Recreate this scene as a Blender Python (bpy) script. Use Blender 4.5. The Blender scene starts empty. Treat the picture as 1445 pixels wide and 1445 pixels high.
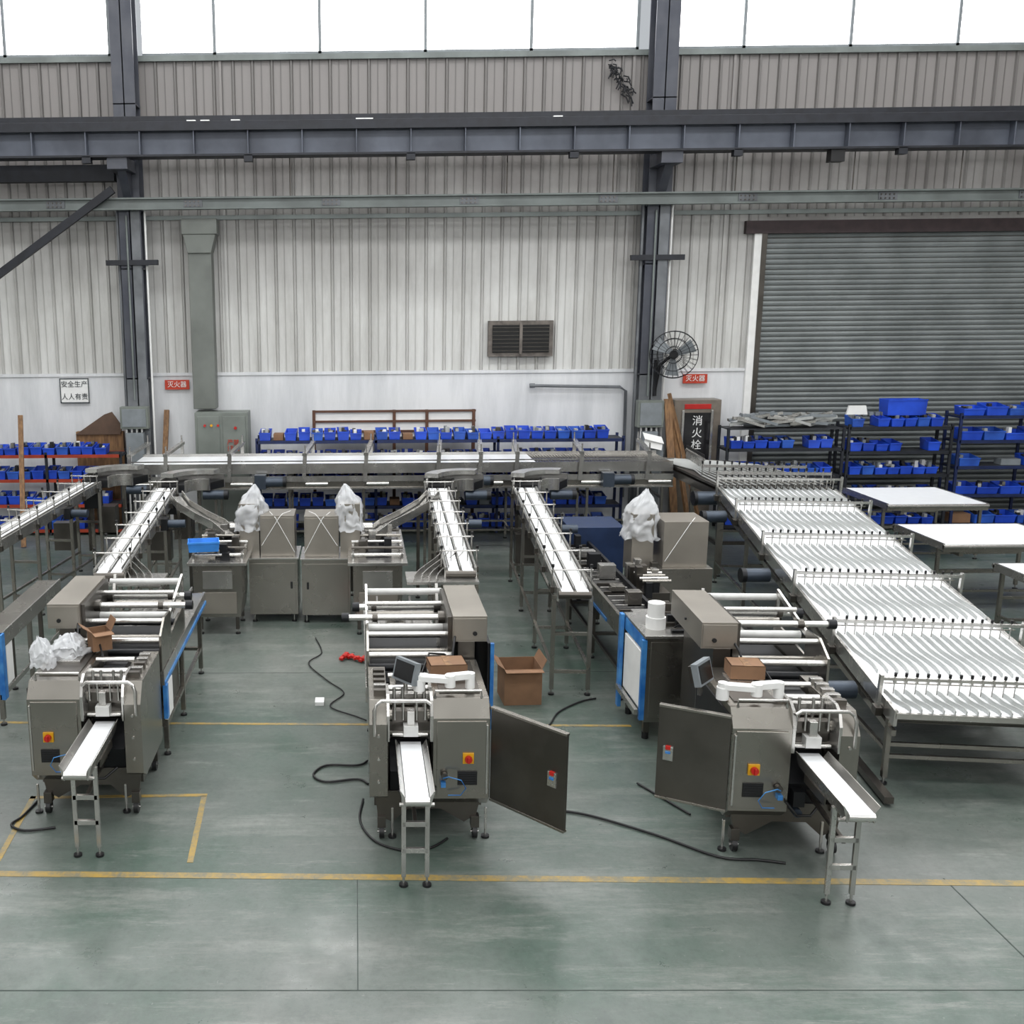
import bpy, math, random, bmesh
from mathutils import Matrix, Vector, noise
random.seed(7)
V=Vector
# ------------------------------------------------------------------ camera
F=1450.;PX=482.;H=4.4
R=Matrix.Rotation(0.014,3,'Z')@Matrix.Rotation(math.radians(78.6),3,'X')@Matrix.Rotation(-0.0095,3,'Z')
cam=bpy.data.cameras.new('camera');co=bpy.data.objects.new('camera',cam);bpy.context.collection.objects.link(co)
co.matrix_world=Matrix.Translation((0,0,H))@R.to_4x4()
cam.lens=F/1445*36;cam.shift_x=(722.5-PX)/1445;cam.clip_end=200
bpy.context.scene.camera=co
# ------------------------------------------------------------------ materials
def lin(h):
    h=h.lstrip('#');c=[int(h[i:i+2],16)/255 for i in (0,2,4)]
    return tuple(((x+0.055)/1.055)**2.4 if x>0.04045 else x/12.92 for x in c)+(1,)
def mat(name,col,rough=.5,metal=0,var=.12,scale=6,col2=None,emis=0,alpha=1,bump=0,stretch=None,rvar=0.06):
    m=bpy.data.materials.new(name);m.use_nodes=True;nt=m.node_tree;b=nt.nodes['Principled BSDF']
    c=lin(col) if isinstance(col,str) else col
    tc=nt.nodes.new('ShaderNodeTexCoord');mp=nt.nodes.new('ShaderNodeMapping');nz=nt.nodes.new('ShaderNodeTexNoise')
    nz.inputs['Scale'].default_value=scale;nz.inputs['Detail'].default_value=5
    if stretch: mp.inputs['Scale'].default_value=stretch
    nt.links.new(tc.outputs['Object'],mp.inputs[0]);nt.links.new(mp.outputs[0],nz.inputs[0])
    cr=nt.nodes.new('ShaderNodeValToRGB');e=cr.color_ramp.elements
    c2=lin(col2) if col2 else tuple(x*(1-var*2) for x in c[:3])+(1,)
    e[0].position=.35;e[0].color=c2;e[1].position=.65;e[1].color=c
    nt.links.new(nz.outputs[0],cr.inputs[0]);nt.links.new(cr.outputs[0],b.inputs['Base Color'])
    b.inputs['Roughness'].default_value=rough;b.inputs['Metallic'].default_value=metal
    if rvar:
        mr=nt.nodes.new('ShaderNodeMapRange');mr.inputs[3].default_value=max(0.05,rough-rvar);mr.inputs[4].default_value=min(1,rough+rvar)
        nt.links.new(nz.outputs[0],mr.inputs[0]);nt.links.new(mr.outputs[0],b.inputs['Roughness'])
    if emis: b.inputs['Emission Color'].default_value=c;b.inputs['Emission Strength'].default_value=emis
    if alpha<1: b.inputs['Alpha'].default_value=alpha
    if bump:
        bp=nt.nodes.new('ShaderNodeBump');bp.inputs['Strength'].default_value=bump;nt.links.new(nz.outputs[0],bp.inputs['Height']);nt.links.new(bp.outputs[0],b.inputs['Normal'])
    return m
steel=mat('brushed_steel','#97938c',.27,.92,.07,1.8,bump=.12)
steelD=mat('steel_dark','#66625d',.33,.88,.12,2.5,bump=.08)
steelB=mat('steel_bright','#c2c0bc',.26,.88,.08,5)
steelW=mat('steel_warm','#9c968d',.36,.65,.07,2.2,bump=.08)
shaft=mat('roller_steel','#d4d3cf',.24,.8,.05,8)
rollw=mat('roller_white','#cdcdca',.35,.1,.08,8)
belt=mat('white_belt','#f2f4f6',.4,0,.02,5)
guide=mat('guide_plastic','#b2b4b2',.4,.2,.06,5)
black=mat('black_rubber','#151517',.5,0,.1)
dark=mat('dark_metal','#26272a',.45,.5,.15)
blk2=mat('screen_black','#0b0c10',.15,0,.1)
blue=mat('blue_bin_plastic','#2452d2',.38,0,.12,2,col2='#173ca8')
blue2=mat('blue_bin_worn','#2f62c8',.45,0,.12,3,col2='#2148a0')
bluef=mat('blue_film','#1c62ae',.35,0,.2,6,col2='#4a8cc8')
blueL=mat('blue_tray','#3c8be0',.4,0,.1)
rackb=mat('rack_blue','#1c2a55',.5,.2,.2)
rackd=mat('rack_dark','#23262e',.55,.2,.2)
ranko=mat('rack_orange','#a33b22',.5,.1,.15)
shelfm=mat('shelf_board','#34363b',.6,.1,.2)
colm=mat('column_paint_dark','#3b3e48',.5,.2,.25,2,col2='#4c4e55')
colg=mat('column_paint_grey','#73767a',.5,.1,.2,2,col2='#585b5e')
girt=mat('girt_paint','#767d7b',.5,.1,.15,2)
ductm=mat('duct_paint','#70746f',.5,.1,.12,2)
beamm=mat('crane_beam_paint','#5c616c',.5,.2,.2,1.5,col2='#464a54')
beamd=mat('crane_beam_dark','#25272e',.55,.2,.2)
white=mat('white_paint','#e8e8e6',.4,0,.04)
red=mat('red_plastic','#b8201a',.35,0,.1)
signred=mat('sign_red','#b93a22',.4,0,.05)
yellow=mat('yellow_plastic','#d9a018',.4,0,.1)
card=mat('cardboard','#86654b',.85,0,.12,4)
wood=mat('wood','#8c6a48',.7,0,.2,5,col2='#664a32',stretch=(6,6,.8))
pbag=mat('clear_plastic_bag','#eef0f3',.22,0,.05,9,alpha=.5,bump=.8)
motor=mat('motor_paint','#3f4854',.4,.4,.1)
elec=mat('electric_box_paint','#777d77',.5,.1,.1,3)
plwhite=mat('paper_white','#e6e6e4',.6,0,.03)
glassd=mat('dark_glass','#1e1d1f',.15,0,.1)
bronze=mat('hydrant_cabinet','#857c72',.4,.5,.1)
shutter=mat('shutter_paint','#7c8181',.5,.1,.08,1.5,col2='#6a6f6f')
winm=mat('window_glazing','#ffffff',.5,0,0,emis=6.5,rvar=0)
louv=mat('louvre_black','#0c0c0c',.5,.2,.1)
ventf=mat('vent_frame','#77706a',.6,.3,.25)
greyp=mat('grey_plastic','#7d8387',.5,0,.1)
# ------------------------------------------------------------------ mesh builder
class MB:
    def __init__(s,M=None): s.v=[];s.f=[];s.m=[];s.sm=[];s.mats=[];s.M=M or Matrix.Identity(4)
    def add(s,vs,fs,mt,smooth=False,M=None):
        if mt not in s.mats: s.mats.append(mt)
        i=s.mats.index(mt);o=len(s.v);T=s.M@M if M is not None else s.M
        fl=T.determinant()<0
        s.v+= [T@V(p) for p in vs]
        for f in fs:
            g=[a+o for a in f]
            if fl:g.reverse()
            s.f.append(g);s.m.append(i);s.sm.append(smooth)
    def box(s,x0,x1,y0,y1,z0,z1,mt,M=None):
        if x0>x1:x0,x1=x1,x0
        if y0>y1:y0,y1=y1,y0
        if z0>z1:z0,z1=z1,z0
        vs=[(x0,y0,z0),(x1,y0,z0),(x1,y1,z0),(x0,y1,z0),(x0,y0,z1),(x1,y0,z1),(x1,y1,z1),(x0,y1,z1)]
        s.add(vs,[(0,3,2,1),(4,5,6,7),(0,1,5,4),(1,2,6,5),(2,3,7,6),(3,0,4,7)],mt,M=M)
    def frame(s,p,q,up=V((0,0,1))):
        d=(V(q)-V(p));L=d.length;d.normalize();u=V(up)
        if abs(d.dot(u))>.98:u=V((0,1,0))
        x=d.cross(u).normalized();z=x.cross(d).normalized()
        M=Matrix((x,d,z)).transposed().to_4x4();M.translation=V(p);return M,L
    def beam(s,p,q,w,h,mt,up=(0,0,1)):
        M,L=s.frame(p,q,up);s.box(-w/2,w/2,0,L,-h/2,h/2,mt,M=M)
    def cyl(s,p,q,r,mt,n=14,r2=None):
        M,L=s.frame(p,q);r2=r if r2 is None else r2;vs=[];fs=[]
        for k,(y,rr) in enumerate(((0,r),(L,r2))):
            for i in range(n):
                a=2*math.pi*i/n;vs.append((rr*math.cos(a),y,rr*math.sin(a)))
        s.add(vs,[(i,n+i,n+(i+1)%n,(i+1)%n) for i in range(n)],mt,True,M)
        s.add(vs[:n],[tuple(range(n))],mt,False,M);s.add(vs[n:],[tuple(reversed(range(n)))],mt,False,M)
    def tube(s,pts,r,mt,n=8):
        pts=[V(p) for p in pts];vs=[];fs=[];N=len(pts);px=None
        for i,p in enumerate(pts):
            d=(pts[min(i+1,N-1)]-pts[max(i-1,0)]).normalized()
            u=V((0,0,1)) if abs(d.z)<.95 else V((0,1,0))
            x=d.cross(u).normalized()
            if px is not None and x.dot(px)<0:x=-x
            px=x;z=x.cross(d).normalized()
            for k in range(n):
                a=2*math.pi*k/n;vs.append(p+x*r*math.cos(a)+z*r*math.sin(a))
        for i in range(N-1):
            for k in range(n):
                fs.append((i*n+k,i*n+(k+1)%n,(i+1)*n+(k+1)%n,(i+1)*n+k))
        s.add(vs,fs,mt,True)
    def prism(s,poly,ax,a,b,mt,M=None):
        n=len(poly)
        def P(p,t): return {'x':(t,p[0],p[1]),'y':(p[0],t,p[1]),'z':(p[0],p[1],t)}[ax]
        vs=[P(p,a) for p in poly]+[P(p,b) for p in poly]
        fs=[tuple(range(n)),tuple(reversed(range(n,2*n)))]+[(i,n+i,n+(i+1)%n,(i+1)%n) for i in range(n)]
        s.add(vs,fs,mt,M=M)
    def strip(s,pts,w,h,mt):
        for a,b in zip(pts[:-1],pts[1:]): s.beam(a,b,w,h,mt)
    def foot(s,x,y,mt=None,z=.06):
        s.cyl((x,y,0),(x,y,.02),.035,black,12);s.cyl((x,y,.02),(x,y,z+.05),.01,steelB,8)
    def build(s,name,bevel=0,parent=None):
        me=bpy.data.meshes.new(name);me.from_pydata([tuple(p) for p in s.v],[],s.f)
        for m in s.mats: me.materials.append(m)
        me.polygons.foreach_set('material_index',s.m);me.polygons.foreach_set('use_smooth',s.sm)
        me.update()
        bm=bmesh.new();bm.from_mesh(me);bmesh.ops.recalc_face_normals(bm,faces=bm.faces);bm.to_mesh(me);bm.free()
        ob=bpy.data.objects.new(name,me);bpy.context.collection.objects.link(ob)
        if bevel:
            bv=ob.modifiers.new('b','BEVEL');bv.width=bevel;bv.segments=2;bv.limit_method='ANGLE';bv.angle_limit=math.radians(50)
        if parent:ob.parent=parent
        return ob
def text(body,size,loc,mt,parent=None,name='lettering',rx=90,ext=.003):
    c=bpy.data.curves.new(name,'FONT');c.body=body;c.size=size;c.extrude=ext;c.align_x='CENTER';c.align_y='CENTER'
    c.materials.append(mt);o=bpy.data.objects.new(name,c);bpy.context.collection.objects.link(o)
    o.location=loc;o.rotation_euler=(math.radians(rx),0,0)
    if parent:o.parent=parent
    return o
# ------------------------------------------------------------------ room
class NT:
    def __init__(s,name):
        s.m=bpy.data.materials.new(name);s.m.use_nodes=True;s.nt=s.m.node_tree;s.b=s.nt.nodes['Principled BSDF'];s.L=s.nt.links.new;s.N=s.nt.nodes.new
        s.tc=s.N('ShaderNodeTexCoord')
    def nz(s,sc,det=6,rough=.6,st=None):
        n=s.N('ShaderNodeTexNoise');n.inputs['Scale'].default_value=sc;n.inputs['Detail'].default_value=det;n.inputs['Roughness'].default_value=rough
        if st:
            mp=s.N('ShaderNodeMapping');mp.inputs['Scale'].default_value=st;s.L(s.tc.outputs['Object'],mp.inputs[0]);s.L(mp.outputs[0],n.inputs[0])
        else: s.L(s.tc.outputs['Object'],n.inputs[0])
        return n
    def ramp(s,n,a,b,ca,cb):
        r=s.N('ShaderNodeValToRGB');e=r.color_ramp.elements;e[0].position=a;e[1].position=b;e[0].color=ca;e[1].color=cb;s.L(n.outputs[0],r.inputs[0]);return r
    def mix(s,f,a,b,mode='MIX'):
        m=s.N('ShaderNodeMixRGB');m.blend_type=mode
        for i,x in enumerate((f,a,b)):
            if isinstance(x,(float,int,tuple)): m.inputs[i].default_value=x
            else: s.L(x.outputs[0],m.inputs[i])
        return m
K=(0,0,0,1);Wt=(1,1,1,1)
def floor_mat():
    t=NT('painted_concrete')
    base=t.ramp(t.nz(.3,8,.6),.4,.6,lin('#46574e'),lin('#666a66'))
    c=t.mix(t.ramp(t.nz(1.6,9,.75),.45,.7,K,Wt),base,lin('#59615c'))
    c=t.mix(t.ramp(t.nz(.8,10,.8,(.5,2.4,1)),.5,.68,K,(.8,.8,.8,1)),c,lin('#7d807b'))
    c=t.mix(t.ramp(t.nz(3.5,8,.8,(.25,1.6,1)),.58,.68,K,(.5,.5,.5,1)),c,lin('#8c8e89'))
    c=t.mix(t.ramp(t.nz(.9,8,.7,(1,.7,1)),.56,.7,K,(.65,.65,.65,1)),c,lin('#3c4542'))
    c=t.mix(t.ramp(t.nz(22,4,.7),.66,.74,K,(.5,.5,.5,1)),c,lin('#8f918c'))
    c=t.mix(1.0,c,t.ramp(t.nz(16,6,.8),.3,.55,(.78,.78,.78,1),Wt),'MULTIPLY')
    t.L(c.outputs[0],t.b.inputs['Base Color'])
    n=t.nz(1.3,8,.75);mr=t.N('ShaderNodeMapRange');mr.inputs[1].default_value=.3;mr.inputs[2].default_value=.7;mr.inputs[3].default_value=.22;mr.inputs[4].default_value=.52;t.L(n.outputs[0],mr.inputs[0]);t.L(mr.outputs[0],t.b.inputs['Roughness'])
    return t.m
fm=floor_mat()
def worn_yellow():
    t=NT('yellow_floor_paint')
    c=t.mix(t.ramp(t.nz(5,8,.8),.4,.6,K,Wt),lin('#a1853f'),lin('#6f6d5c'))
    t.L(c.outputs[0],t.b.inputs['Base Color']);t.b.inputs['Roughness'].default_value=.45;return t.m
ylm=worn_yellow()
def clad_mat(name,c1,c2,dirt,dl):
    t=NT(name);r=t.ramp(t.nz(1.5,8,.7,(1.2,1.2,.18)),.35,.6,lin(c2),lin(c1))
    sp=t.N('ShaderNodeSeparateXYZ');t.L(t.tc.outputs['Object'],sp.inputs[0]);n2=t.nz(.9,8,.6)
    a=t.N('ShaderNodeMath');a.operation='MULTIPLY_ADD';a.inputs[1].default_value=2.5;t.L(n2.outputs[0],a.inputs[0]);t.L(sp.outputs[2],a.inputs[2])
    mr=t.N('ShaderNodeMapRange');mr.inputs[1].default_value=dl[0];mr.inputs[2].default_value=dl[1];t.L(a.outputs[0],mr.inputs[0])
    mx=t.mix(mr,r,lin(dirt));t.L(mx.outputs[0],t.b.inputs['Base Color']);t.b.inputs['Roughness'].default_value=.5
    return t.m
clad=clad_mat('corrugated_cladding','#cfcfcc','#b3b2ae','#827e7c',(5.4,8.4))
lowm=clad_mat('lower_wall_paint','#dcdddf','#c6c8ca','#a0a0a0',(4.2,6.5))
WY=20.8;XL=-12;XR=18;YB=-8
mb=MB();mb.box(XL,XR,YB,WY+.3,-.3,0,fm);mb.build('floor')
mb=MB();mb.box(XL,XR,YB,WY+.3,13,13.2,white);mb.build('ceiling')
DX0,DX1,DZ=7.95,14.4,5.7
SZ=9.06
mb=MB()
mb.box(XL,DX0,WY,WY+.25,0,3.05,lowm)
mb.box(XL,DX0,WY+.03,WY+.25,3.05,SZ-.04,clad)
mb.box(DX0,DX1,WY+.03,WY+.25,DZ,SZ-.04,clad)
mb.box(DX1,XR,WY+.03,WY+.25,0,SZ-.04,clad)
mb.box(XL,XR,WY,WY+.25,11.9,13,clad)
ribm=clad_mat('cladding_rib','#b9b8b5','#9c9b97','#696664',(5.4,8.4))
x=XL+.1
while x<XR:
    z0=3.07
    if DX0-.1<x<DX1: z0=DZ+.3
    mb.prism([(x-.035,WY+.03),(x+.035,WY+.03),(x+.018,WY-.012),(x-.018,WY-.012)],'z',z0,SZ-.05,ribm)
    mb.box(x+.16,x+.175,WY+.018,WY+.03,z0,SZ-.05,ribm)
    x+=.37
for x in (-2.55,5.3,-8.2,7.2): mb.box(x,x+.05,WY-.02,WY+.03,3.07,SZ-.05,clad)
mb.box(XL,DX0-.1,WY-.03,WY+.02,3.03,3.09,lowm)
mb.box(XL,XR,WY-.06,WY+.1,SZ-.1,SZ,girt)
mb.build('wall_back')
for nm,a in (('wall_left',(XL-.2,XL,YB,WY+.25,0,13)),('wall_right',(XR,XR+.2,YB,WY+.25,0,13)),('wall_front',(XL,XR,YB-.2,YB,0,13))):
    mb=MB();mb.box(*a,clad);mb.build(nm)
for k,(a,b) in enumerate(((XL,-4.6),(-4.0,5.4),(6.1,XR))):
    mb=MB();mb.box(a,b,WY+.08,WY+.1,SZ,11.9,winm)
    x=-4.62+2.0*math.ceil((a+4.62)/2.0)
    while x<b: mb.box(x-.03,x+.03,WY+.02,WY+.08,SZ,11.9,greyp);x+=2.0
    mb.box(a,b,WY+.02,WY+.08,SZ,SZ+.06,greyp);mb.build(f'window_{k+1}')
mb=MB();z=0
while z<DZ-.05:
    mb.prism([(WY+.06,z),(WY+.028,z+.01),(WY+.012,z+.05),(WY+.025,z+.09),(WY+.06,z+.1)],'x',DX0,DX1,shutter);z+=.1
mb.box(DX0,DX1,WY+.05,WY+.2,0,DZ,steelD)
mb.build('door_1')
mb=MB();mb.box(DX0-.16,DX0+.02,WY-.08,WY+.0,0,DZ+.05,white);mb.box(DX0-.02,DX0+.08,WY-.1,WY-.04,0,DZ,steelD)
mb.box(DX0-.35,DX1,WY-.12,WY,DZ-.02,DZ+.22,mat('lintel_paint','#3d2f31',.6,0,.2));mb.build('trim_1')
mb=MB();z=.003
def fl(pts,mt): mb.prism(pts,'z',.0005,z,mt)
fl([(-12,7.62),(18,7.0),(18,6.92),(-12,7.54)][::-1],ylm)
fl([(-12,10.62),(2.9,10.28),(2.9,10.23),(-12,10.57)][::-1],ylm)
fl([(-3.0,8.7),(-1.38,8.74),(-1.38,8.69),(-3.0,8.65)][::-1],ylm)
fl([(-3.0,8.7),(-2.95,8.7),(-2.9,7.58),(-2.95,7.58)],ylm)
fl([(-1.43,8.7),(-1.38,8.7),(-1.33,7.55),(-1.38,7.55)],ylm)
mb.build('floor_marking_tape')
jm=mat('joint_dark','#47504c',.8,0,.2)
mb=MB();mb.box(-12,18,5.97,5.978,.0005,.002,jm);mb.box(4.53,4.54,-8,7.3,.0005,.002,jm);mb.box(-.01,-.003,5.98,7.3,.0005,.002,jm);mb.box(-12,18,11.9,11.905,.0005,.002,jm)
mb.build('floor_expansion_joint')
# ------------------------------------------------------------------ structure
def hcol(name,xc,w):
    mb=MB();y0=20.25
    for (z0,z1,mt) in ((0,3.0,colg),(3.0,6.3,colm),(6.3,12.9,colm)):
        mb.box(xc-w/2,xc+w/2,y0,y0+.03,z0,z1,mt);mb.box(xc-w/2,xc+w/2,y0+.42,y0+.45,z0,z1,mt);mb.box(xc-.015,xc+.015,y0,y0+.45,z0,z1,mt)
    for z in (3.0,5.1,6.2,8.1):mb.box(xc-w/2,xc+w/2,y0,y0+.45,z,z+.03,colm)
    mb.box(xc+.02,xc+w/2-.02,y0-.012,y0,2.0,6.2,colg)
    mb.cyl((xc-w/2-.05,y0+.1,.5),(xc-w/2-.05,y0+.1,6.3),.03,colg);mb.cyl((xc-.06,y0-.04,2.6),(xc-.06,y0-.04,6.1),.02,girt);mb.cyl((xc+w/2+.06,y0+.1,.5),(xc+w/2+.06,y0+.1,6.3),.022,white)
    mb.box(xc-w/2-.28,xc+w/2+.3,y0-.05,y0+.05,5.18,5.28,beamd)
    mb.box(xc-w/2,xc+w/2-.05,19.5,20.25,6.86,7.08,colm);mb.prism([(19.75,6.86),(20.25,6.86),(20.25,6.3)],'x',xc-.08,xc+.08,colm)
    mb.build(name,.004)
hcol('steel_column',-4.27,.42);hcol('steel_column',5.78,.44);hcol('steel_column',15.8,.44)
mb=MB()
yb=19.65
mb.box(XL,XR,yb-.2,yb+.2,7.62,7.66,beamd);mb.box(XL,XR,yb-.2,yb+.2,7.06,7.1,beamd);mb.box(XL,XR,yb-.02,yb+.02,7.1,7.64,beamm)
mb.box(XL,XR,yb-.05,yb+.05,7.66,7.78,beamd);mb.box(XL,XR,yb-.215,yb-.2,7.5,7.66,beamd)
x=XL+.3;k=0
while x<XR:
    mb.box(x-.01,x+.01,yb-.19,yb+.19,7.1,7.62,beamm)
    if k%3==1: mb.box(x-.08,x+.08,yb-.2,yb-.05,6.96,7.08,beamd)
    x+=.98;k+=1
for xx in (-3.0,-2.75,-2.2,.05,.2,3.6): mb.box(xx,xx+.16,yb-.15,yb-.05,7.66,7.69,plwhite)
mb.box(8.6,8.85,yb-.15,yb+.05,6.85,7.08,black)
mb.build('crane_runway_beam',.003)
mb=MB();mb.box(XL,XR,20.1,20.2,6.2,6.4,girt);mb.box(XL,XR,20.02,20.2,6.38,6.41,girt);mb.box(XL,XR,20.02,20.2,6.19,6.22,girt)
x=XL+1
while x<XR:
    mb.box(x,x+.35,20.08,20.1,6.23,6.37,colg)
    for a in (0.04,.12,.2,.28):
        for zz in (6.26,6.33): mb.cyl((x+a,20.06,zz),(x+a,20.09,zz),.014,steelD,6)
    x+=2.6
mb.box(XL,XR,20.72,20.78,6.05,6.13,girt)
mb.build('wall_girt_beam')
mb=MB();mb.beam((-7.6,19.96,4.45),(-4.5,19.96,6.55),.1,.14,beamd);mb.box(XL+.05,-4.55,20.35,20.6,6.75,7.05,beamd);mb.build('diagonal_brace_and_gap_bar')  # brace, plus a level dark bar added to stand for the black gap
mb=MB()
for xx in (-1.2,.8,2.9,4.9,7.2,9.4,11.4): mb.cyl((xx,20.3,6.4),(xx,20.3,7.6),.012,steelD,6)
mb.build('tie_rod_set')
mb=MB();mb.box(-3.2,-2.75,20.35,20.7,2.4,5.9,ductm);mb.box(-3.3,-2.62,20.28,20.7,5.75,6.04,ductm);mb.prism([(-3.2,5.4),(-2.75,5.4),(-2.65,5.75),(-3.28,5.75)],'y',20.3,20.7,ductm)
mb.build('vertical_cable_duct',.01)
mb=MB()
for i in range(46):
    t=random.random();a=V((4.75+.35*t+random.random()*.18,20.68,8.85-.6*t+random.uniform(-.1,.1)));b=a+V((random.uniform(-.05,.16),random.uniform(-.04,.02),random.uniform(-.2,.02)));mb.tube([a,(a+b)/2+V((.03,0,.03)),b],.013,dark,4)
mb.build('torn_netting')
# ------------------------------------------------------------------ wall objects
mb=MB();mb.box(2.65,3.93,20.66,20.79,3.36,4.06,ventf)
for a,b in ((2.73,3.26),(3.32,3.85)):
    mb.box(a,b,20.64,20.665,3.44,3.98,louv)
    for i in range(7): mb.beam((a,20.64,3.48+i*.075),(b,20.64,3.48+i*.075),.03,.006,steelD,up=(0,-.6,.8))
mb.box(3.26,3.32,20.62,20.7,3.4,4.02,ventf);mb.build('wall_louvre_vent',.004)
mb=MB();c=V((6.05,19.75,3.42))
ax=V((-.35,-.93,-.05)).normalized();M=ax.to_track_quat('Z','Y').to_matrix().to_4x4();M.translation=c
g=MB(M)
for r,z in ((.44,0),(.44,.1),(.3,.13),(.15,.15),(.3,-.05),(.15,-.07)):
    g.tube([(r*math.cos(t*math.pi/16),r*math.sin(t*math.pi/16),z) for t in range(33)],.007,dark,5)
for t in range(28):
    a=t*2*math.pi/28;g.tube([(.05*math.cos(a),.05*math.sin(a),.155),(.3*math.cos(a),.3*math.sin(a),.13),(.44*math.cos(a),.44*math.sin(a),.09),(.44*math.cos(a),.44*math.sin(a),0),(.3*math.cos(a),.3*math.sin(a),-.05),(.05*math.cos(a),.05*math.sin(a),-.07)],.0035,dark,4)
for t in range(3):
    a=t*2*math.pi/3+.4;u=V((math.cos(a),math.sin(a),0));w=V((-math.sin(a),math.cos(a),0))
    p=[u*.05+w*.04+V((0,0,.05)),u*.38+w*.16+V((0,0,.08)),u*.4-w*.1+V((0,0,.02)),u*.05-w*.05+V((0,0,.02))]
    g.add(p+[q+V((0,0,.008)) for q in p],[(3,2,1,0),(4,5,6,7),(0,1,5,4),(1,2,6,5),(2,3,7,6),(3,0,4,7)],greyp)
g.cyl((0,0,-.3),(0,0,.08),.08,black,16)
g.M=Matrix.Identity(4)
g.tube([tuple(c-ax*.2),(6.02,19.95,3.35),(5.9,20.1,3.2),(5.85,20.2,2.7)],.03,dark)
g.beam((5.85,20.2,3.3),(5.85,20.2,2.6),.06,.06,dark)
g.build('wall_mounted_fan')
def sign(name,x0,x1,z0,z1,y,bg,txt,tm,size,border=None):
    mb=MB();mb.box(x0,x1,y,y+.03,z0,z1,bg)
    if border:
        for a in ((x0,x1,z0,z0+.02),(x0,x1,z1-.02,z1),(x0,x0+.02,z0,z1),(x1-.02,x1,z0,z1)): mb.box(a[0],a[1],y-.006,y,a[2],a[3],border)
    o=mb.build(name)
    for i,t in enumerate(txt): text(t,size,((x0+x1)/2,y-.006,z1-(z1-z0)*(i+.5)/len(txt)),tm,o,'lettering')
grtxt=mat('sign_text_grey','#3d4448',.5)
sign('safety_sign',-5.95,-5.36,2.5,3.0,20.74,plwhite,['安全生产','人人有责'],grtxt,.135,grtxt)
sign('fire_extinguisher_sign',-3.82,-3.33,2.76,2.95,20.72,signred,['灭火器'],plwhite,.13)
sign('fire_extinguisher_sign',6.55,7.03,2.8,2.98,20.7,signred,['灭火器'],plwhite,.13)
mb=MB();mb.box(6.3,7.22,20.35,20.78,.95,2.5,bronze);mb.box(6.5,7.02,20.33,20.36,1.25,2.25,glassd);mb.box(6.5,7.02,20.335,20.35,2.32,2.42,red)
for a in ((6.45,6.5,1.15,2.3),(7.02,7.07,1.15,2.3)): mb.box(a[0],a[1],20.32,20.36,a[2],a[3],steelB)
mb.box(6.4,7.12,20.4,20.75,0,.95,bronze)
o=mb.build('fire_hydrant_cabinet',.006)
for i,t in enumerate('消火栓'): text(t,.21,(6.76,20.325,2.08-i*.24),plwhite,o)
text('- - - 119 - - -',.07,(6.76,20.325,1.4),plwhite,o)
mb=MB();mb.box(-3.15,-2.1,20.1,20.6,0,2.35,elec);mb.box(-3.1,-2.66,20.08,20.1,.15,2.28,elec);mb.box(-2.6,-2.15,20.08,20.1,.15,2.28,elec)
for i in range(3): mb.cyl((-2.95+i*.13,20.05,2.1),(-2.95+i*.13,20.09,2.1),.025,(red,yellow,red)[i],10)
mb.cyl((-2.35,20.05,2.05),(-2.35,20.09,2.05),.03,red,10)
o=mb.build('electrical_control_cabinet',.008);text('严禁\n烟火',.12,(-2.4,20.07,1.7),signred,o)
for (a,b,c0,d) in ((-4.6,-4.05,2.05,2.48),(5.5,6.0,2.0,2.52)):
    mb=MB();mb.box(a,b,20.02,20.22,c0,d,elec);mb.box(a+.04,b-.04,20.0,20.02,c0+.04,d-.04,greyp);mb.box(a+.1,b-.1,20.0,20.2,1.2,c0-.08,greyp)
    for i in range(4): mb.cyl((a+.1+i*.1,20.12,.2),(a+.1+i*.1,20.12,c0),.02,white,8)
    mb.build('meter_box',.005)
mb=MB();mb.beam((5.5,19.55,1.9),(5.88,19.6,1.8),.22,.004,plwhite,up=(0,-.5,.9));mb.beam((5.5,19.5,1.78),(5.85,19.52,1.7),.16,.004,plwhite,up=(0,-1,.3));mb.box(5.55,5.9,19.6,19.98,1.2,1.75,greyp);mb.box(5.6,5.85,19.6,19.98,0,1.2,greyp);mb.build('switch_box')
mb=MB();mb.tube([(3.55,20.7,2.78),(5.3,20.7,2.74),(5.42,20.7,2.66),(5.45,20.7,.5)],.03,colg);mb.cyl((3.5,20.7,2.78),(3.6,20.7,2.78),.045,colg);mb.build('wall_conduit_pipe')
mb=MB();mb.beam((6.25,19.75,.02),(6.08,20.1,2.55),.14,.04,wood);mb.beam((6.75,19.7,.02),(6.12,20.15,2.65),.12,.04,wood);mb.beam((6.5,19.65,.02),(6.2,20.1,2.2),.1,.05,wood);mb.build('wooden_plank_stack')
mb=MB();mb.beam((-3.85,19.9,.02),(-3.8,20.7,2.35),.1,.05,wood);mb.build('wooden_plank')
mb=MB();mb.beam((-6.2,18.6,.02),(-6.35,19.4,2.4),.09,.05,wood);mb.build('wooden_plank')
mb=MB();mb.prism([(-5.6,1.9),(-4.7,1.9),(-4.65,2.05),(-4.85,2.35),(-5.0,2.3)],'y',20.4,20.45,mat('brown_board','#5d483a',.7));mb.box(-5.6,-4.65,20.45,20.6,0,1.95,wood);mb.build('brown_board')
mb=MB();bw_=mat('frame_brown','#5e3d2c',.6)
for i in range(4): mb.box(-.85,2.4,20.42,20.47,1.7+.2*i,1.74+.2*i,bw_)
for i in range(3): mb.box(-.8,2.35,20.46,20.5,1.74+.2*i,1.9+.2*i,plwhite)
for xx in (-.85,.75,1.4,2.33): mb.box(xx,xx+.06,20.41,20.52,0,2.34,bw_)
mb.build('framed_panel_stack')
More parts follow.
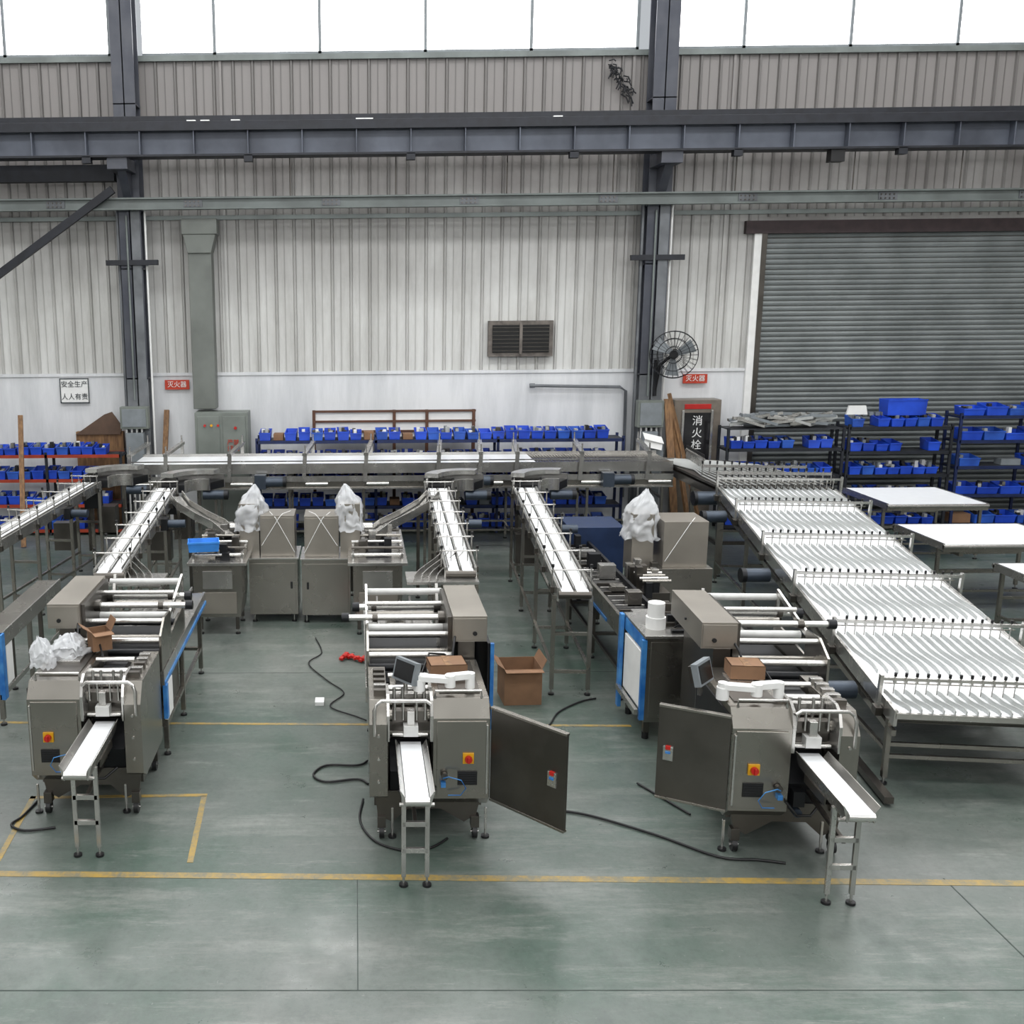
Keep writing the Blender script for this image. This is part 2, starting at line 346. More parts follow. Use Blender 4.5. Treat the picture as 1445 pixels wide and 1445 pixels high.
# ------------------------------------------------------------------ racks with bins
def bin_(mb,x,y,z,w,d,h,mt,fl=.6,M=None):
    t=.012;a=.015;hf=h*fl
    o=[(x+a,y+a,z),(x+w-a,y+a,z),(x+w-a,y+d-a,z),(x+a,y+d-a,z)]
    ot=[(x,y,z+hf),(x+w,y,z+hf),(x+w,y+d,z+h),(x,y+d,z+h)]
    it=[(x+t,y+t,z+hf),(x+w-t,y+t,z+hf),(x+w-t,y+d-t,z+h),(x+t,y+d-t,z+h)]
    ib=[(x+a+t,y+a+t,z+t),(x+w-a-t,y+a+t,z+t),(x+w-a-t,y+d-a-t,z+t),(x+a+t,y+d-a-t,z+t)]
    fs=[(3,2,1,0),(12,13,14,15)]
    for i in range(4):
        j=(i+1)%4;fs+=[(i,j,4+j,4+i),(4+i,4+j,8+j,8+i),(8+i,8+j,12+j,12+i)]
    mb.add(o+ot+it+ib,fs,mt,M=M)
    mb.box(x-.004,x+w+.004,y-.012,y+.004,z+hf-.015,z+hf+.008,mt,M=M)
def rack(x0,x1,levels,fm_,bm_=None,y0=19.68,dep=.5,bays=None,bw=.25,top=0):
    mb=MB();bays=bays or [x0,x1];bm_=bm_ or fm_
    zt=max(levels)+.05+top
    for x in bays:
        for y in (y0,y0+dep): mb.box(x-.025,x+.025,y-.02,y+.02,0,zt,fm_)
        for z in levels: mb.box(x-.02,x+.02,y0,y0+dep,z-.05,z-.02,fm_)
    for z in levels:
        mb.box(x0,x1,y0-.02,y0+.01,z-.06,z,bm_);mb.box(x0,x1,y0+dep-.01,y0+dep+.02,z-.06,z,bm_);mb.box(x0,x1,y0,y0+dep,z-.02,z-.005,shelfm)
    for k,z in enumerate(levels):
        x=x0+.04
        while x+bw<x1-.02:
            r=random.random();bt=blue if random.random()<.7 else blue2
            T=Matrix.Translation((x+bw/2,y0+.18,0))@Matrix.Rotation(random.uniform(-.07,.07),4,'Z')
            if r>.1:
                h=random.choice((.17,.2,.22,.2));yo=-.2+random.random()*.06;bin_(mb,-bw/2+.01,yo,z,bw-.025,.36,h,bt,.74,M=T)
                if random.random()<.85:
                    for q in range(4):
                        xx=-bw/2+.03+random.random()*.12;yy=yo+.05+random.random()*.2
                        mb.box(xx,xx+.06,yy,yy+.08,z+.015,z+.12+random.random()*.12,random.choice((steelD,greyp,steel,black,plwhite,guide)),M=T)
            elif r>.05:
                mb.box(-bw/2+.03,bw/2-.03,-.1,.15,z,z+.1+random.random()*.1,random.choice((card,greyp,dark)),M=T)
            x+=bw
    return mb
rack(-7.6,-4.55,[.12,.62,1.12,1.6],rackd,ranko,bays=[-7.6,-6.0,-4.55]).build('storage_rack')
rack(-1.9,5.15,[.12,.55,.98,1.4,1.84],rackb,bays=[-1.9,.4,2.75,5.15]).build('storage_rack')
mb=rack(7.15,9.35,[.12,.6,1.1,1.62],rackd,bays=[7.15,9.35],top=.35)
mb.box(7.15,9.35,19.68,20.2,1.98,2.0,shelfm)
for i in range(60):
    x=7.2+random.random()*1.6;y=19.7+random.random()*.45;a=random.uniform(-.3,.3)
    mb.beam((x,y,2.03+random.random()*.24),(x+.5,y+a*.3,2.05+random.random()*.24),.06,.05,random.choice((steelB,greyp,guide)))
mb.build('storage_rack')
mb=rack(9.45,11.4,[.12,.62,1.1,1.55,2.02],rackd,bays=[9.45,11.4]);
for i in range(6): mb.box(9.6+i*.12,9.68+i*.12,20.0,20.1,2.2,2.27,greyp)
mb.prism([(9.4,2.25),(9.8,2.25),(9.76,2.42),(9.44,2.42)],'y',19.75,19.8,plwhite)
bin_(mb,10.2,19.8,2.22,.75,.36,.3,blue,1);mb.build('storage_rack')
rack(11.55,14.4,[.12,.7,1.25,1.75,2.22],rackb,bays=[11.55,13,14.4],bw=.42).build('storage_rack')
# ------------------------------------------------------------------ conveyors
def legs(mb,p0,p1,w,zs,n,inset=.15,mt=None,brace=True):
    mt=mt or steel
    d=V((p1[0]-p0[0],p1[1]-p0[1],0));L=d.length;d.normalize();s=V((d.y,-d.x,0))
    prev=None
    for i in range(n):
        t=inset/L+(1-2*inset/L)*i/max(1,n-1);c=V((p0[0],p0[1],0))+d*L*t;z=zs[0]+(zs[1]-zs[0])*t
        ends=[]
        for k in (-1,1):
            q=c+s*k*w/2;mb.beam((q.x,q.y,.07),(q.x,q.y,z),.045,.045,mt);mb.foot(q.x,q.y);ends.append(q)
        a,b=ends
        for zz in (.28,z*.62): mb.beam((a.x,a.y,zz),(b.x,b.y,zz),.035,.035,mt)
        if prev and brace:
            for q,r in zip(prev,ends): mb.beam((q.x,q.y,.34),(r.x,r.y,.34),.035,.035,mt)
        prev=ends
def feed_conveyor(xf,yf,zf,xn,yn,zn,w=.36,nleg=4,hoops=7,name='infeed_belt_conveyor',curve=0):
    mb=MB()
    L=math.dist((xf,yf,zf),(xn,yn,zn))
    M,_=mb.frame((xn,yn,zn),(xf,yf,zf));g=MB(M)
    g.box(-w/2,w/2,0,L,-.09,-.03,steelD)
    for a,b in ((-.15,-.02),(.02,.15)): g.box(a,b,-.02,L+.02,-.03,.004,belt)
    for k in (-1,1):
        g.box(k*w/2-.012,k*w/2+.012,0,L,-.12,.035,steelB)
        g.box(k*(w/2-.04)-.004,k*(w/2-.04)+.004,.05,L-.1,.01,.045,steelB)
    g.box(-.006,.006,.05,L-.1,0,.04,steelB)
    g.cyl((-w/2,0,-.04),(w/2,0,-.04),.045,steelD);g.cyl((-w/2,L,-.04),(w/2,L,-.04),.045,steelD)
    for i in range(hoops):
        y=.25+(L-.5)*i/(hoops-1);k=w/2+.035
        for s in (-k,k):
            g.cyl((s,y,-.1),(s,y,.2),.011,steelB,8);g.box(s-.02,s+.02,y-.02,y+.02,-.1,-.03,steelD);g.cyl((s,y,.2),(s,y,.235),.018,black,8)
        g.cyl((-k-.02,y,.17),(k+.02,y,.17),.01,steelB,8)
        for s in (-.1,.1): g.cyl((s,y,.04),(s,y,.19),.006,steelB,6)
    g.box(w/2,w/2+.1,L*.6,L*.6+.18,-.22,-.05,dark);g.cyl((w/2+.1,L*.6+.09,-.14),(w/2+.35,L*.6+.09,-.14),.06,motor)
    mb.v+=g.v;mb.f+=g.f;mb.m+=g.m;mb.sm+=g.sm;mb.mats=g.mats[:]
    if curve:
        for j in range(4):
            pts=[]
            for i in range(13):
                t=i/12;pts.append((xn-.15+.09*j+curve*.42*(3*t*t-2*t**3),yn+.85-1.0*t,zn+.05-.15*t))
            mb.strip(pts,.01,.07,steelB)
        mb.box(min(xn-.2,xn-.2+curve*.45),max(xn+.2,xn+.2+curve*.45),yn-.2,yn+.3,zn-.12,zn-.09,steelB)
    legs(mb,(xn,yn),(xf,yf),w+.05,(zn-.1,zf-.1),nleg,mt=steel)
    xb,yb_=(xn+xf)/2,yn+(yf-yn)*.8
    mb.box(xb-.16,xb+.16,yb_-.1,yb_+.1,.55,1.0,steelD)
    return mb.build(name,0)
feed_conveyor(-4.46,17.0,1.5,-4.95,13.0,1.32,nleg=4)
feed_conveyor(-3.07,16.4,1.5,-2.96,11.9,1.28,curve=1)
feed_conveyor(1.31,16.2,1.5,1.25,11.9,1.28,curve=-1)
feed_conveyor(2.7,16.2,1.5,2.42,11.0,1.27,nleg=4)
def curve_conv(x,y,z=1.52,dirn=1):
    mb=MB();n=14;ri,ro=.26,.64;cx=x+dirn*.45
    def ring(r0,r1,z0,z1,mt,a0=180,a1=60):
        pts=[]
        for i in range(n+1):
            a=math.radians(a0+(a1-a0)*i/n);pts.append((cx+dirn*r1*math.cos(a),y+r1*math.sin(a)))
        for i in range(n,-1,-1):
            a=math.radians(a0+(a1-a0)*i/n);pts.append((cx+dirn*r0*math.cos(a),y+r0*math.sin(a)))
        for i in range(n):
            q=[pts[i],pts[i+1],pts[2*n-i],pts[2*n+1-i]];mb.prism(q,'z',z0,z1,mt)
    ring(ri,ro,z-.03,z,black);ring(ro,ro+.03,z-.13,z+.09,steelB);ring(ri-.03,ri,z-.13,z+.06,steelB);ring(ri,ro,z-.13,z-.03,dark);ring(ro-.16,ro+.06,z+.1,z+.17,shaft,165,70)
    mb.box(cx-dirn*.6-.02,cx-dirn*.6+.02,y-.05,y+.05,.3,z-.1,steelD)
    for a,b in ((-.55,0),(-.1,.5)): mb.beam((cx+dirn*a,y+b,.05),(cx+dirn*a,y+b,z-.1),.06,.06,steel);mb.foot(cx+dirn*a,y+b)
    mb.box(cx-dirn*.5-.12,cx-dirn*.5+.12,y-.2,y+.1,z-.45,z-.13,dark);mb.cyl((cx,y+.3,z-.22),(cx+dirn*.35,y+.3,z-.22),.08,motor);mb.cyl((cx+dirn*.35,y+.3,z-.22),(cx+dirn*.42,y+.3,z-.22),.085,dark)
    mb.box(cx-dirn*.3-.15,cx-dirn*.3+.15,y-.05,y+.25,z-.9,z-.45,steelD)
    return mb.build('curved_transfer_conveyor',0)
curve_conv(-4.4,17.15);curve_conv(-3.0,16.6);curve_conv(1.36,16.4);curve_conv(2.76,16.4)
mb=MB();x0,x1,y0,y1,z=-4.05,5.7,18.3,19.4,1.58
mb.box(x0,3.25,y0+.04,y1-.04,z-.03,z+.01,belt)
x=3.27
while x<x1: mb.cyl((x,y0+.03,z-.02),(x,y1-.03,z-.02),.02,steel,8);x+=.055
mb.box(x0,x1,y0,y0+.03,z-.16,z+.02,steelB);mb.box(x0,x1,y1-.03,y1,z-.16,z+.06,steelB);mb.box(x0,x1,y0+.03,y1-.03,z-.14,z-.06,steelD)
mb.box(x0,x1,y0-.05,y0-.01,z-.3,z-.2,steelB);mb.box(x0,x1,y0-.02,y0+.0,z-.42,z-.3,steel);mb.box(x0,x1,y0+.2,y1-.1,z-.42,z-.4,guide);mb.box(x0,x1,y0-.06,y0-.02,z-.44,z-.41,steelB)
mb.box(x0,x1,y0-.03,y0-.0,z+.06,z+.08,steelB)
for xx in (-4.0,-3.35,-2.2,-.85,.25,1.55,2.3,2.95,4.1,5.3):
    mb.beam((xx-.08,y0-.07,z-.3),(xx-.05,y0-.07,z+.2),.07,.035,steelB);mb.beam((xx+.05,y1,z-.1),(xx+.05,y1,z+.28),.06,.035,steelB)
    mb.beam((xx-.06,y0-.1,z+.2),(xx+.06,y1+.03,z+.27),.08,.05,steelB);mb.cyl((xx-.05,y0-.05,z+.2),(xx-.05,y0-.05,z+.36),.014,steelB);mb.cyl((xx+.05,y1,z+.28),(xx+.05,y1,z+.42),.014,steelB)
    mb.cyl((xx-.05,y0-.06,z-.34),(xx+.35,y0-.06,z-.34),.03,shaft,8)
legs(mb,(x0,18.8),(x1,18.8),.8,(z-.1,z-.1),8,mt=steel)
for xx in (-1.8,1.9,4.4): mb.box(xx,xx+.2,y0-.25,y0-.06,z-.4,z-.15,motor);mb.cyl((xx+.2,y0-.16,z-.28),(xx+.5,y0-.16,z-.28),.09,motor);mb.cyl((xx+.5,y0-.16,z-.28),(xx+.56,y0-.16,z-.28),.095,dark)
mb.build('main_cross_conveyor',0)
mb=MB();pl=[(5.74,19.35),(5.74,18.3),(5.8,16.2),(7.55,16.1),(7.45,17.6),(6.9,19.0)]
mb.prism(pl[::-1],'z',1.46,1.5,steelD);mb.prism(pl[::-1],'z',1.3,1.42,steelD)
for i in range(16):
    t=i/15;a=V((5.76,18.4+.8*t,1.52));b=V((5.85+1.6*t,16.2,1.52));m=V((5.85+1.35*t,17.2+1.1*t,1.52))
    mb.tube([a,(a+m)/2+V((.12,.03,0)),m,(m+b)/2+V((.06*t,0,0)),b],.014,guide,6)
for k,(a,b) in enumerate((((5.85,17.2),(7.5,17.0)),((5.85,16.5),(7.6,16.3)),((6.2,19.15),(6.1,17.9)))):
    mb.beam((*a,1.68),(*b,1.68),.05,.04,steelB)
    for t in range(15):
        q=V((*a,1.5)).lerp(V((*b,1.5)),t/14);mb.cyl(q,q+V((0,0,.24)),.01,steelB,6);mb.cyl(q+V((0,0,.22)),q+V((0,0,.27)),.016,black,8)
for q in ((5.9,16.3),(7.35,16.25),(7.3,17.6),(5.9,17.8),(6.8,18.8)): mb.beam((*q,.05),(*q,1.35),.06,.06,steel);mb.foot(*q)
mb.box(5.9,7.3,16.4,16.45,.5,.56,steelD);mb.box(5.85,5.9,16.4,17.8,.5,.56,steelD)
mb.cyl((5.45,16.3,1.3),(5.8,16.3,1.3),.11,motor);mb.cyl((5.42,16.3,1.3),(5.47,16.3,1.3),.12,dark)
mb.build('fan_out_lane_divider',0)
# wide lane table
th=.12;pn=V((5.72,8.68,.75));dirv=V((math.sin(th)*.9948,math.cos(th)*.9948,.102)).normalized();LT=7.35
mb=MB();M,_=mb.frame(pn,pn+dirv*LT);g=MB(M);W=.87
g.box(-W,W,0,LT,-.02,0,belt);g.box(-W,W,0,LT,-.1,-.06,steelD)
for k in (-1,1): g.box(k*W-.015,k*W+.015,-.02,LT,-.13,.025,steelB)
g.box(-W,W,-.03,0,-.05,.004,steelB);g.cyl((-W,.03,-.06),(W,.03,-.06),.045,steelD)
bars=[.28,1.62,3.05,4.5,6.0,7.25]
NL=18
for bi,y in enumerate(bars):
    g.beam((-W-.06,y,.2),(W+.06,y,.2),.03,.03,steelB);g.beam((-W-.0,y+.05,.13),(W+.0,y+.05,.13),.01,.01,steel)
    for k in (-1,1):
        g.beam((k*(W+.05),y,-.14),(k*(W+.05),y,.24),.03,.05,steelB)
        g.box(k*(W+.05)-.03,k*(W+.05)+.03,y-.05,y+.05,-.16,-.08,steelD)
    for i in range(NL):
        x=-W+.07+(2*W-.14)*i/(NL-1)
        g.cyl((x,y,.05),(x,y,.25),.006,steelB,6);g.cyl((x,y,.225),(x,y,.26),.014,black,8);g.box(x-.011,x+.011,y-.018,y+.018,.16,.21,steelB)
        yn_=y-.82 if bi>0 else y-.3
        yf_=y+.1
        pts=[]
        for t in range(15):
            u=t/14;yy=yf_+(yn_-yf_)*u
            sft=0.08*(.5-.5*math.cos(math.pi*min(1,max(0,(u-.15)/.6))))
            pts.append((x+sft-.04+.016*math.sin(u*9),yy,.026))
        g.strip(pts,.01,.042,guide)
mb.v=g.v;mb.f=g.f;mb.m=g.m;mb.sm=g.sm;mb.mats=g.mats
q=pn+dirv*LT
legs(mb,(pn.x,pn.y),(q.x,q.y),2*W+.0,(pn.z-.12,q.z-.12),5,inset=.12,mt=steel,brace=True)
s=V((math.cos(th),-math.sin(th),0))
a=pn-s*(W+.12)+dirv*(-.35);b=pn-s*(W+.12)+dirv*5;mb.beam((a.x,a.y,.06),(b.x,b.y,.06),.08,.06,steelD)
for k in (-1,1):
    a=pn+s*k*W;b=q+s*k*W;mb.beam((a.x,a.y,a.z-.2),(b.x,b.y,b.z-.2),.04,.06,steel)
for t in (.9,4.1,6.6):
    a=pn-s*(W+.05)+dirv*t;mb.cyl((a.x-.32,a.y,a.z-.22),(a.x,a.y,a.z-.22),.09,motor);mb.cyl((a.x-.36,a.y,a.z-.22),(a.x-.3,a.y,a.z-.22),.095,dark)
mb.build('multi_lane_distribution_conveyor',0)
def wtable(x0,x1,y0,y1,z=1.0):
    mb=MB();mb.box(x0+.03,x1-.03,y0,y1,z-.03,z,belt)
    mb.box(x0,x0+.03,y0,y1,z-.09,z+.01,steelB);mb.box(x1-.03,x1,y0,y1,z-.09,z+.01,steelB)
    mb.box(x0,x1,y0-.02,y0,z-.11,z-.02,steel);mb.box(x0,x1,y1,y1+.02,z-.11,z-.02,steel)
    mb.cyl((x0,y0-.02,z-.03),(x1,y0-.02,z-.03),.03,steelB);mb.cyl((x0,y1+.02,z-.03),(x1,y1+.02,z-.03),.03,steelB)
    mb.box(x0+.3,x0+.36,y0+.1,y1-.1,z-.2,z-.12,steel)
    legs(mb,((x0+x1)/2,y0),((x0+x1)/2,y1),x1-x0-.06,(z-.06,z-.06),2,mt=steel)
    mb.build('white_belt_table',0)
wtable(9.0,10.7,17.2,18.8);wtable(8.3,10.2,14.25,15.6);wtable(8.35,10.2,11.9,13.15)
# ------------------------------------------------------------------ flow wrapper
def wrapper(ox,oy,s,rot=0,door=None,hmi=None,boxdx=0,arm=None,film=False,rear=False,bl=3.75):
    M=Matrix.Translation((ox,oy,0))@Matrix.Rotation(rot,4,'Z')@Matrix.Diagonal((s,1,1,1))
    g=MB(M)
    prof=[(0,.4),(.0,1.1),(.1,1.24),(1.02,1.24),(1.05,1.2),(1.05,.3),(.12,.3)]
    g.prism(prof,'x',.18,.64,steel)
    g.box(.21,.61,-.012,.0,.43,1.08,steel);g.box(.61,.625,-.02,.01,.45,1.05,steelB)
    g.box(.64,.652,.06,1.0,.38,1.18,dark)
    g.box(.24,.58,.2,.95,1.24,1.25,steelD);g.box(.3,.5,.5,.8,1.25,1.27,steelB)
    g.prism([(0,.42),(0,1.05),(.12,1.22),(.9,1.22),(.9,.35),(.12,.35)],'x',-.34,-.19,steel)
    for i,zz in enumerate((.55,.75,.95)): g.cyl((-.265,-.012,zz),(-.265,0,zz),.012,steelB)
    g.prism([(.0,.9),(.0,1.12),(.04,1.22),(.12,1.27),(.35,1.27),(.4,1.2),(.4,.9)],'x',-.2,-.175,steelB)
    g.prism([(.0,.9),(.0,1.12),(.04,1.24),(.12,1.29),(.35,1.29),(.4,1.2),(.4,.9)],'x',.155,.18,steelB)
    g.prism([(-.3,.42),(.6,.42),(.55,.2),(.45,.14),(.25,.26),(-.02,.26),(-.15,.14),(-.27,.2)],'y',.1,.16,steelD)
    g.box(-.3,.6,.16,1.0,.26,.36,steelD)
    g.box(-.18,.17,.3,.95,.36,.8,steelD);g.prism([(.05,.62),(.3,.8),(.3,.4),(.12,.4)],'x',-.17,.16,dark)
    for (cx,cy) in ((-.24,.1),(.54,.1),(-.24,.95),(.54,.95)):
        g.box(cx-.035,cx+.035,cy-.03,cy+.05,.1,.2,steelD);g.cyl((cx-.02,cy,.055),(cx+.02,cy,.055),.055,black,16);g.cyl((cx-.035,cy,.055),(cx+.035,cy,.055),.012,steelB)
        g.foot(cx+.09,cy);g.beam((cx+.09,cy,.08),(cx+.09,cy,.27),.02,.02,steelB)
    g.tube([(-.3,.0,.95),(-.3,.0,1.17),(-.28,.01,1.22),(-.24,.01,1.25),(.12,.01,1.25),(.16,.01,1.22)],.016,steelB)
    g.tube([(.58,.1,1.24),(.58,.1,1.3),(.2,.1,1.3),(.2,.1,1.24)],.012,steelB)
    g.box(-.17,.16,.18,.5,.92,1.0,steelD);g.cyl((-.18,.2,1.05),(.17,.2,1.05),.05,steel,18);g.cyl((-.18,.24,.9),(.17,.24,.9),.05,steel,18)
    g.box(-.15,.14,.12,.2,1.02,1.12,steelD);g.box(-.06,.06,.03,.12,.93,1.02,rollw);g.cyl((-.15,.08,.93),(.14,.08,.93),.018,steelB)
    g.box(-.17,.16,.3,.36,1.1,1.2,steelB);g.box(-.03,.03,.05,.12,1.02,1.14,steelB)
    for xx in (-.13,-.06,.05,.12): g.cyl((xx,.25,1.1),(xx,.25,1.27),.014,steelB,8);g.cyl((xx,.1,1.05),(xx,.1,1.2),.01,steelB,8)
    g.box(-.15,.14,.45,.9,.95,1.14,steel);g.box(-.1,.1,.5,.8,1.14,1.2,dark)
    g.cyl((-.17,.42,1.2),(.18,.42,1.2),.03,shaft);g.cyl((-.17,.62,1.24),(.18,.62,1.24),.024,shaft)
    for i in range(5): g.box(-.3,-.2,.2+.12*i,.25+.12*i,1.2,1.27,random.choice((steelB,steelD)))
    g.box(.42,.51,-.03,-.012,.72,.81,yellow);g.cyl((.465,-.03,.765),(.465,-.06,.765),.03,red,14);g.box(.457,.473,-.075,-.055,.74,.79,red)
    g.box(.38,.54,-.022,-.012,.53,.65,black)
    for i in range(5): g.box(.39,.53,-.027,-.02,.545+.021*i,.552+.021*i,dark)
    g.cyl((.27,-.02,.62),(.27,-.06,.62),.03,steelD);g.box(.24,.28,-.07,-.01,.53,.57,bluef)
    g.tube([(.25,-.05,.6),(.3,-.1,.64),(.4,-.12,.62),(.44,-.1,.54),(.4,-.08,.47),(.3,-.06,.46)],.005,bluef,6)
    g.tube([(.2,-.02,.5),(.12,-.06,.4),(.0,-.02,.38),(-.1,.05,.45)],.012,black,6)
    g.box(.05,.14,-.02,.1,.45,.58,dark);g.cyl((.1,-.03,.4),(.1,.1,.4),.035,motor)
    for i in range(6): g.box(-.15+.05*i,-.12+.05*i,.1+.02*(i%3),.3,.5+.03*(i%2),.62+.02*(i%3),random.choice((steelD,steelB,dark,motor)))
    z=.85
    g.box(-.085,.085,-.87,.12,z-.025,z,belt);g.box(-.08,.08,-.85,.1,z-.07,z-.03,steelD)
    for k in (-1,1):
        g.prism([(k*.09,z-.08),(k*.096,z-.08),(k*.13,z+.05),(k*.124,z+.052),(k*.09,z+.0)],'y',-.87,.05,steelB)
        g.box(k*.1-.006,k*.1+.006,-.5,-.1,z-.14,z-.07,steelD)
    g.cyl((-.09,-.87,z-.03),(.09,-.87,z-.03),.03,shaft);g.cyl((-.13,-.8,z-.09),(.13,-.8,z-.09),.015,steelB)
    for k in (-1,1):
        g.beam((k*.09,-.64,.08),(k*.09,-.64,z-.07),.035,.03,steelB);g.foot(k*.09,-.64)
    g.box(-.1,.1,-.655,-.625,.28,.32,steelB);g.box(-.1,.1,-.655,-.625,.5,.54,steelB);g.beam((0,-.64,.5),(0,.1,.55),.03,.03,steelD)
    if hmi:
        hx,hy,hz=hmi;T=Matrix.Translation((hx,hy,hz))@Matrix.Rotation(-.9,4,'Z')@Matrix.Rotation(-.25,4,'X')
        g.box(-.13,.13,-.02,.035,-.095,.095,greyp,M=T);g.box(-.11,.11,-.026,-.018,-.075,.075,blk2,M=T);g.box(-.09,.09,.035,.08,-.07,.07,steelD,M=T)
        g.cyl((hx,hy+.05,1.2),(hx,hy+.05,hz),.02,steelB)
    if arm:
        x0,x1=arm;yy=.25;d=1 if x1>x0 else -1
        g.cyl((x0,yy,1.25),(x0,yy,1.35),.05,white,18);g.beam((x0,yy,1.36),(x0+d*.25,yy-.05,1.36),.085,.045,white);g.cyl((x0+d*.25,yy-.05,1.3),(x0+d*.25,yy-.05,1.4),.045,white,18)
        g.beam((x0+d*.23,yy-.05,1.38),(x1,yy+.0,1.38),.07,.05,white);g.cyl((x1,yy,1.27),(x1,yy,1.4),.04,white,18);g.cyl((x0,yy,1.35),(x0,yy,1.39),.04,white,18)
    bx=.43+boxdx
    g.box(bx,bx+.31,1.05,2.1,1.4,1.64,steelW);g.box(bx+.01,bx+.3,1.042,1.05,1.42,1.62,steelW);g.cyl((bx+.2,1.03,1.48),(bx+.2,1.05,1.48),.02,black)
    g.cyl((bx+.31,1.55,1.52),(bx+.325,1.55,1.52),.012,black)
    g.box(bx+.05,bx+.2,1.05,2.0,.35,1.4,steelD);g.box(bx-.04,bx+.02,1.1,2.05,1.0,1.62,steelD)
    xl=-.34+boxdx;xr=bx
    ros=[(1.04,1.28,.03,0,steelB),(1.16,1.12,.035,0,dark),(1.22,1.42,.024,0,shaft),(1.34,1.2,.04,0,steel),(1.48,1.5,.03,.2,shaft),(1.58,1.12,.03,0,steelD),(1.66,1.34,.038,0,rollw),(1.8,1.54,.024,0,steelB),(1.88,1.2,.035,0,dark),(2.02,1.44,.034,.1,shaft),(2.22,1.3,.036,0,steel),(2.3,1.52,.034,.0,rollw)]
    for (y,z,r,ex,mm) in ros:
        g.cyl((xl-ex,y,z),(xr,y,z),r,mm,16)
        if ex: g.cyl((xl-ex-.04,y,z),(xl-ex+.03,y,z),r+.015,dark,14);g.cyl((xr-.1,y,z),(xr-.03,y,z),.06,steelD,18);g.cyl((xl+.05,y,z),(xl+.1,y,z),.045,steelD,16)
    g.prism([(.98,1.0),(.98,1.34),(1.2,1.46),(1.5,1.44),(1.5,1.2),(2.3,1.28),(2.3,1.0)],'x',xl-.01,xl+.012,steel)
    g.beam((xl,1.5,1.4),(xl,2.3,1.58),.025,.05,steelB);g.beam((xl,2.28,1.0),(xl,2.28,1.56),.025,.05,steelB)
    g.box(xl+.03,xr-.02,1.0,2.25,.95,1.04,dark)
    g.beam((xr-.05,2.0,1.0),(xr-.05,2.35,1.58),.03,.07,steelB)
    g.tube([(xr-.02,.9,1.25),(xr,.95,1.4),(xr+.02,1.05,1.45)],.012,black,6);g.tube([(.1,.6,1.2),(.2,.8,1.38),(.35,1.0,1.3),(bx,1.1,1.2)],.01,black,6)
    g.box(-.33,.36,1.0,bl,.82,.95,steel);g.box(-.36,-.33,1.0,bl,.84,.99,steelB);g.box(.36,.39,1.0,bl,.8,.99,steelB)
    if film: g.box(-.37,-.36,1.0,bl,.84,.88,bluef);g.box(-.38,-.34,1.0,1.08,.5,.84,bluef);g.box(-.36,-.33,1.1,1.4,.45,.8,plwhite)
    g.box(-.33,-.12,1.0,bl,.95,.975,steelB);g.box(.1,.36,1.0,bl,.95,.975,steelB);g.box(-.02,.02,1.0,bl,.95,.965,dark)
    for i in range(int((bl-2.4)/.11)): g.box(-.1,.08,2.35+.11*i,2.37+.11*i,.95,.99,steelB)
    for xx in (-.2,.18): g.beam((xx,2.3,1.03),(xx,bl,1.03),.02,.05,steelB)
    for i in range(8): g.box(-.3+.04*(i%3),-.22+.04*(i%3),1.15+.28*i,1.25+.28*i,.975,1.0+.02*(i%2),(steelB,dark,steel)[i%3])if 1.25+.28*i<bl else None
    g.box(-.28,.3,1.2,2.2,.35,.8,steelD)
    g.box(-.05,.25,2.6,2.9,.55,.82,motor);g.cyl((.1,2.4,.66),(.1,2.6,.66),.09,motor)
    for y in (1.3,2.3,bl-.15):
        for xx in (-.3,.33): g.beam((xx,y,.07),(xx,y,.84),.05,.05,steel);g.foot(xx,y)
        g.box(-.3,.33,y-.02,y+.02,.3,.34,steel)
    for xx in (-.3,.33): g.box(xx-.02,xx+.02,1.3,bl-.15,.3,.34,steel)
    if rear:
        g.box(.78,.81,1.3,2.25,.45,1.3,dark);g.box(.805,.84,1.28,1.32,.45,1.3,bluef);g.box(.6,.8,2.2,2.25,.45,1.3,dark)
    if door:
        p=V((.655,.0,0));q=p+V((door[0],door[1],0))
        g.beam((p.x,p.y,.8),(q.x,q.y,.8),.025,.8,steelD)
        d=(q-p).normalized();n=V((-d.y,d.x,0))
        for sgn in (-1,1):
            c=p.lerp(q,.84)+n*.02*sgn
            g.beam((c.x-d.x*.04,c.y-d.y*.04,.8),(c.x+d.x*.04,c.y+d.y*.04,.8),.02,.12,steelB);g.beam((c.x-d.x*.02,c.y-d.y*.02,.85),(c.x+d.x*.02,c.y+d.y*.02,.85),.034,.03,red);g.beam((c.x-d.x*.02,c.y-d.y*.02,.81),(c.x+d.x*.02,c.y+d.y*.02,.81),.034,.02,bluef)
        for z0 in (.402,1.198): g.beam((p.x,p.y,z0),(q.x,q.y,z0),.045,.02,steel)
    return g.build('flow_wrapping_machine',.004)
wrapper(-2.2,8.3,-1,film=True)
wrapper(.44,7.85,1,door=(.5,-.55),hmi=(-.03,.3,1.4),arm=(.08,.5),rear=True)
wrapper(3.6,7.6,-1,rot=-.05,door=(.5,.24),hmi=(.78,.4,1.42),boxdx=-.12,arm=(.66,.22),bl=3.1)
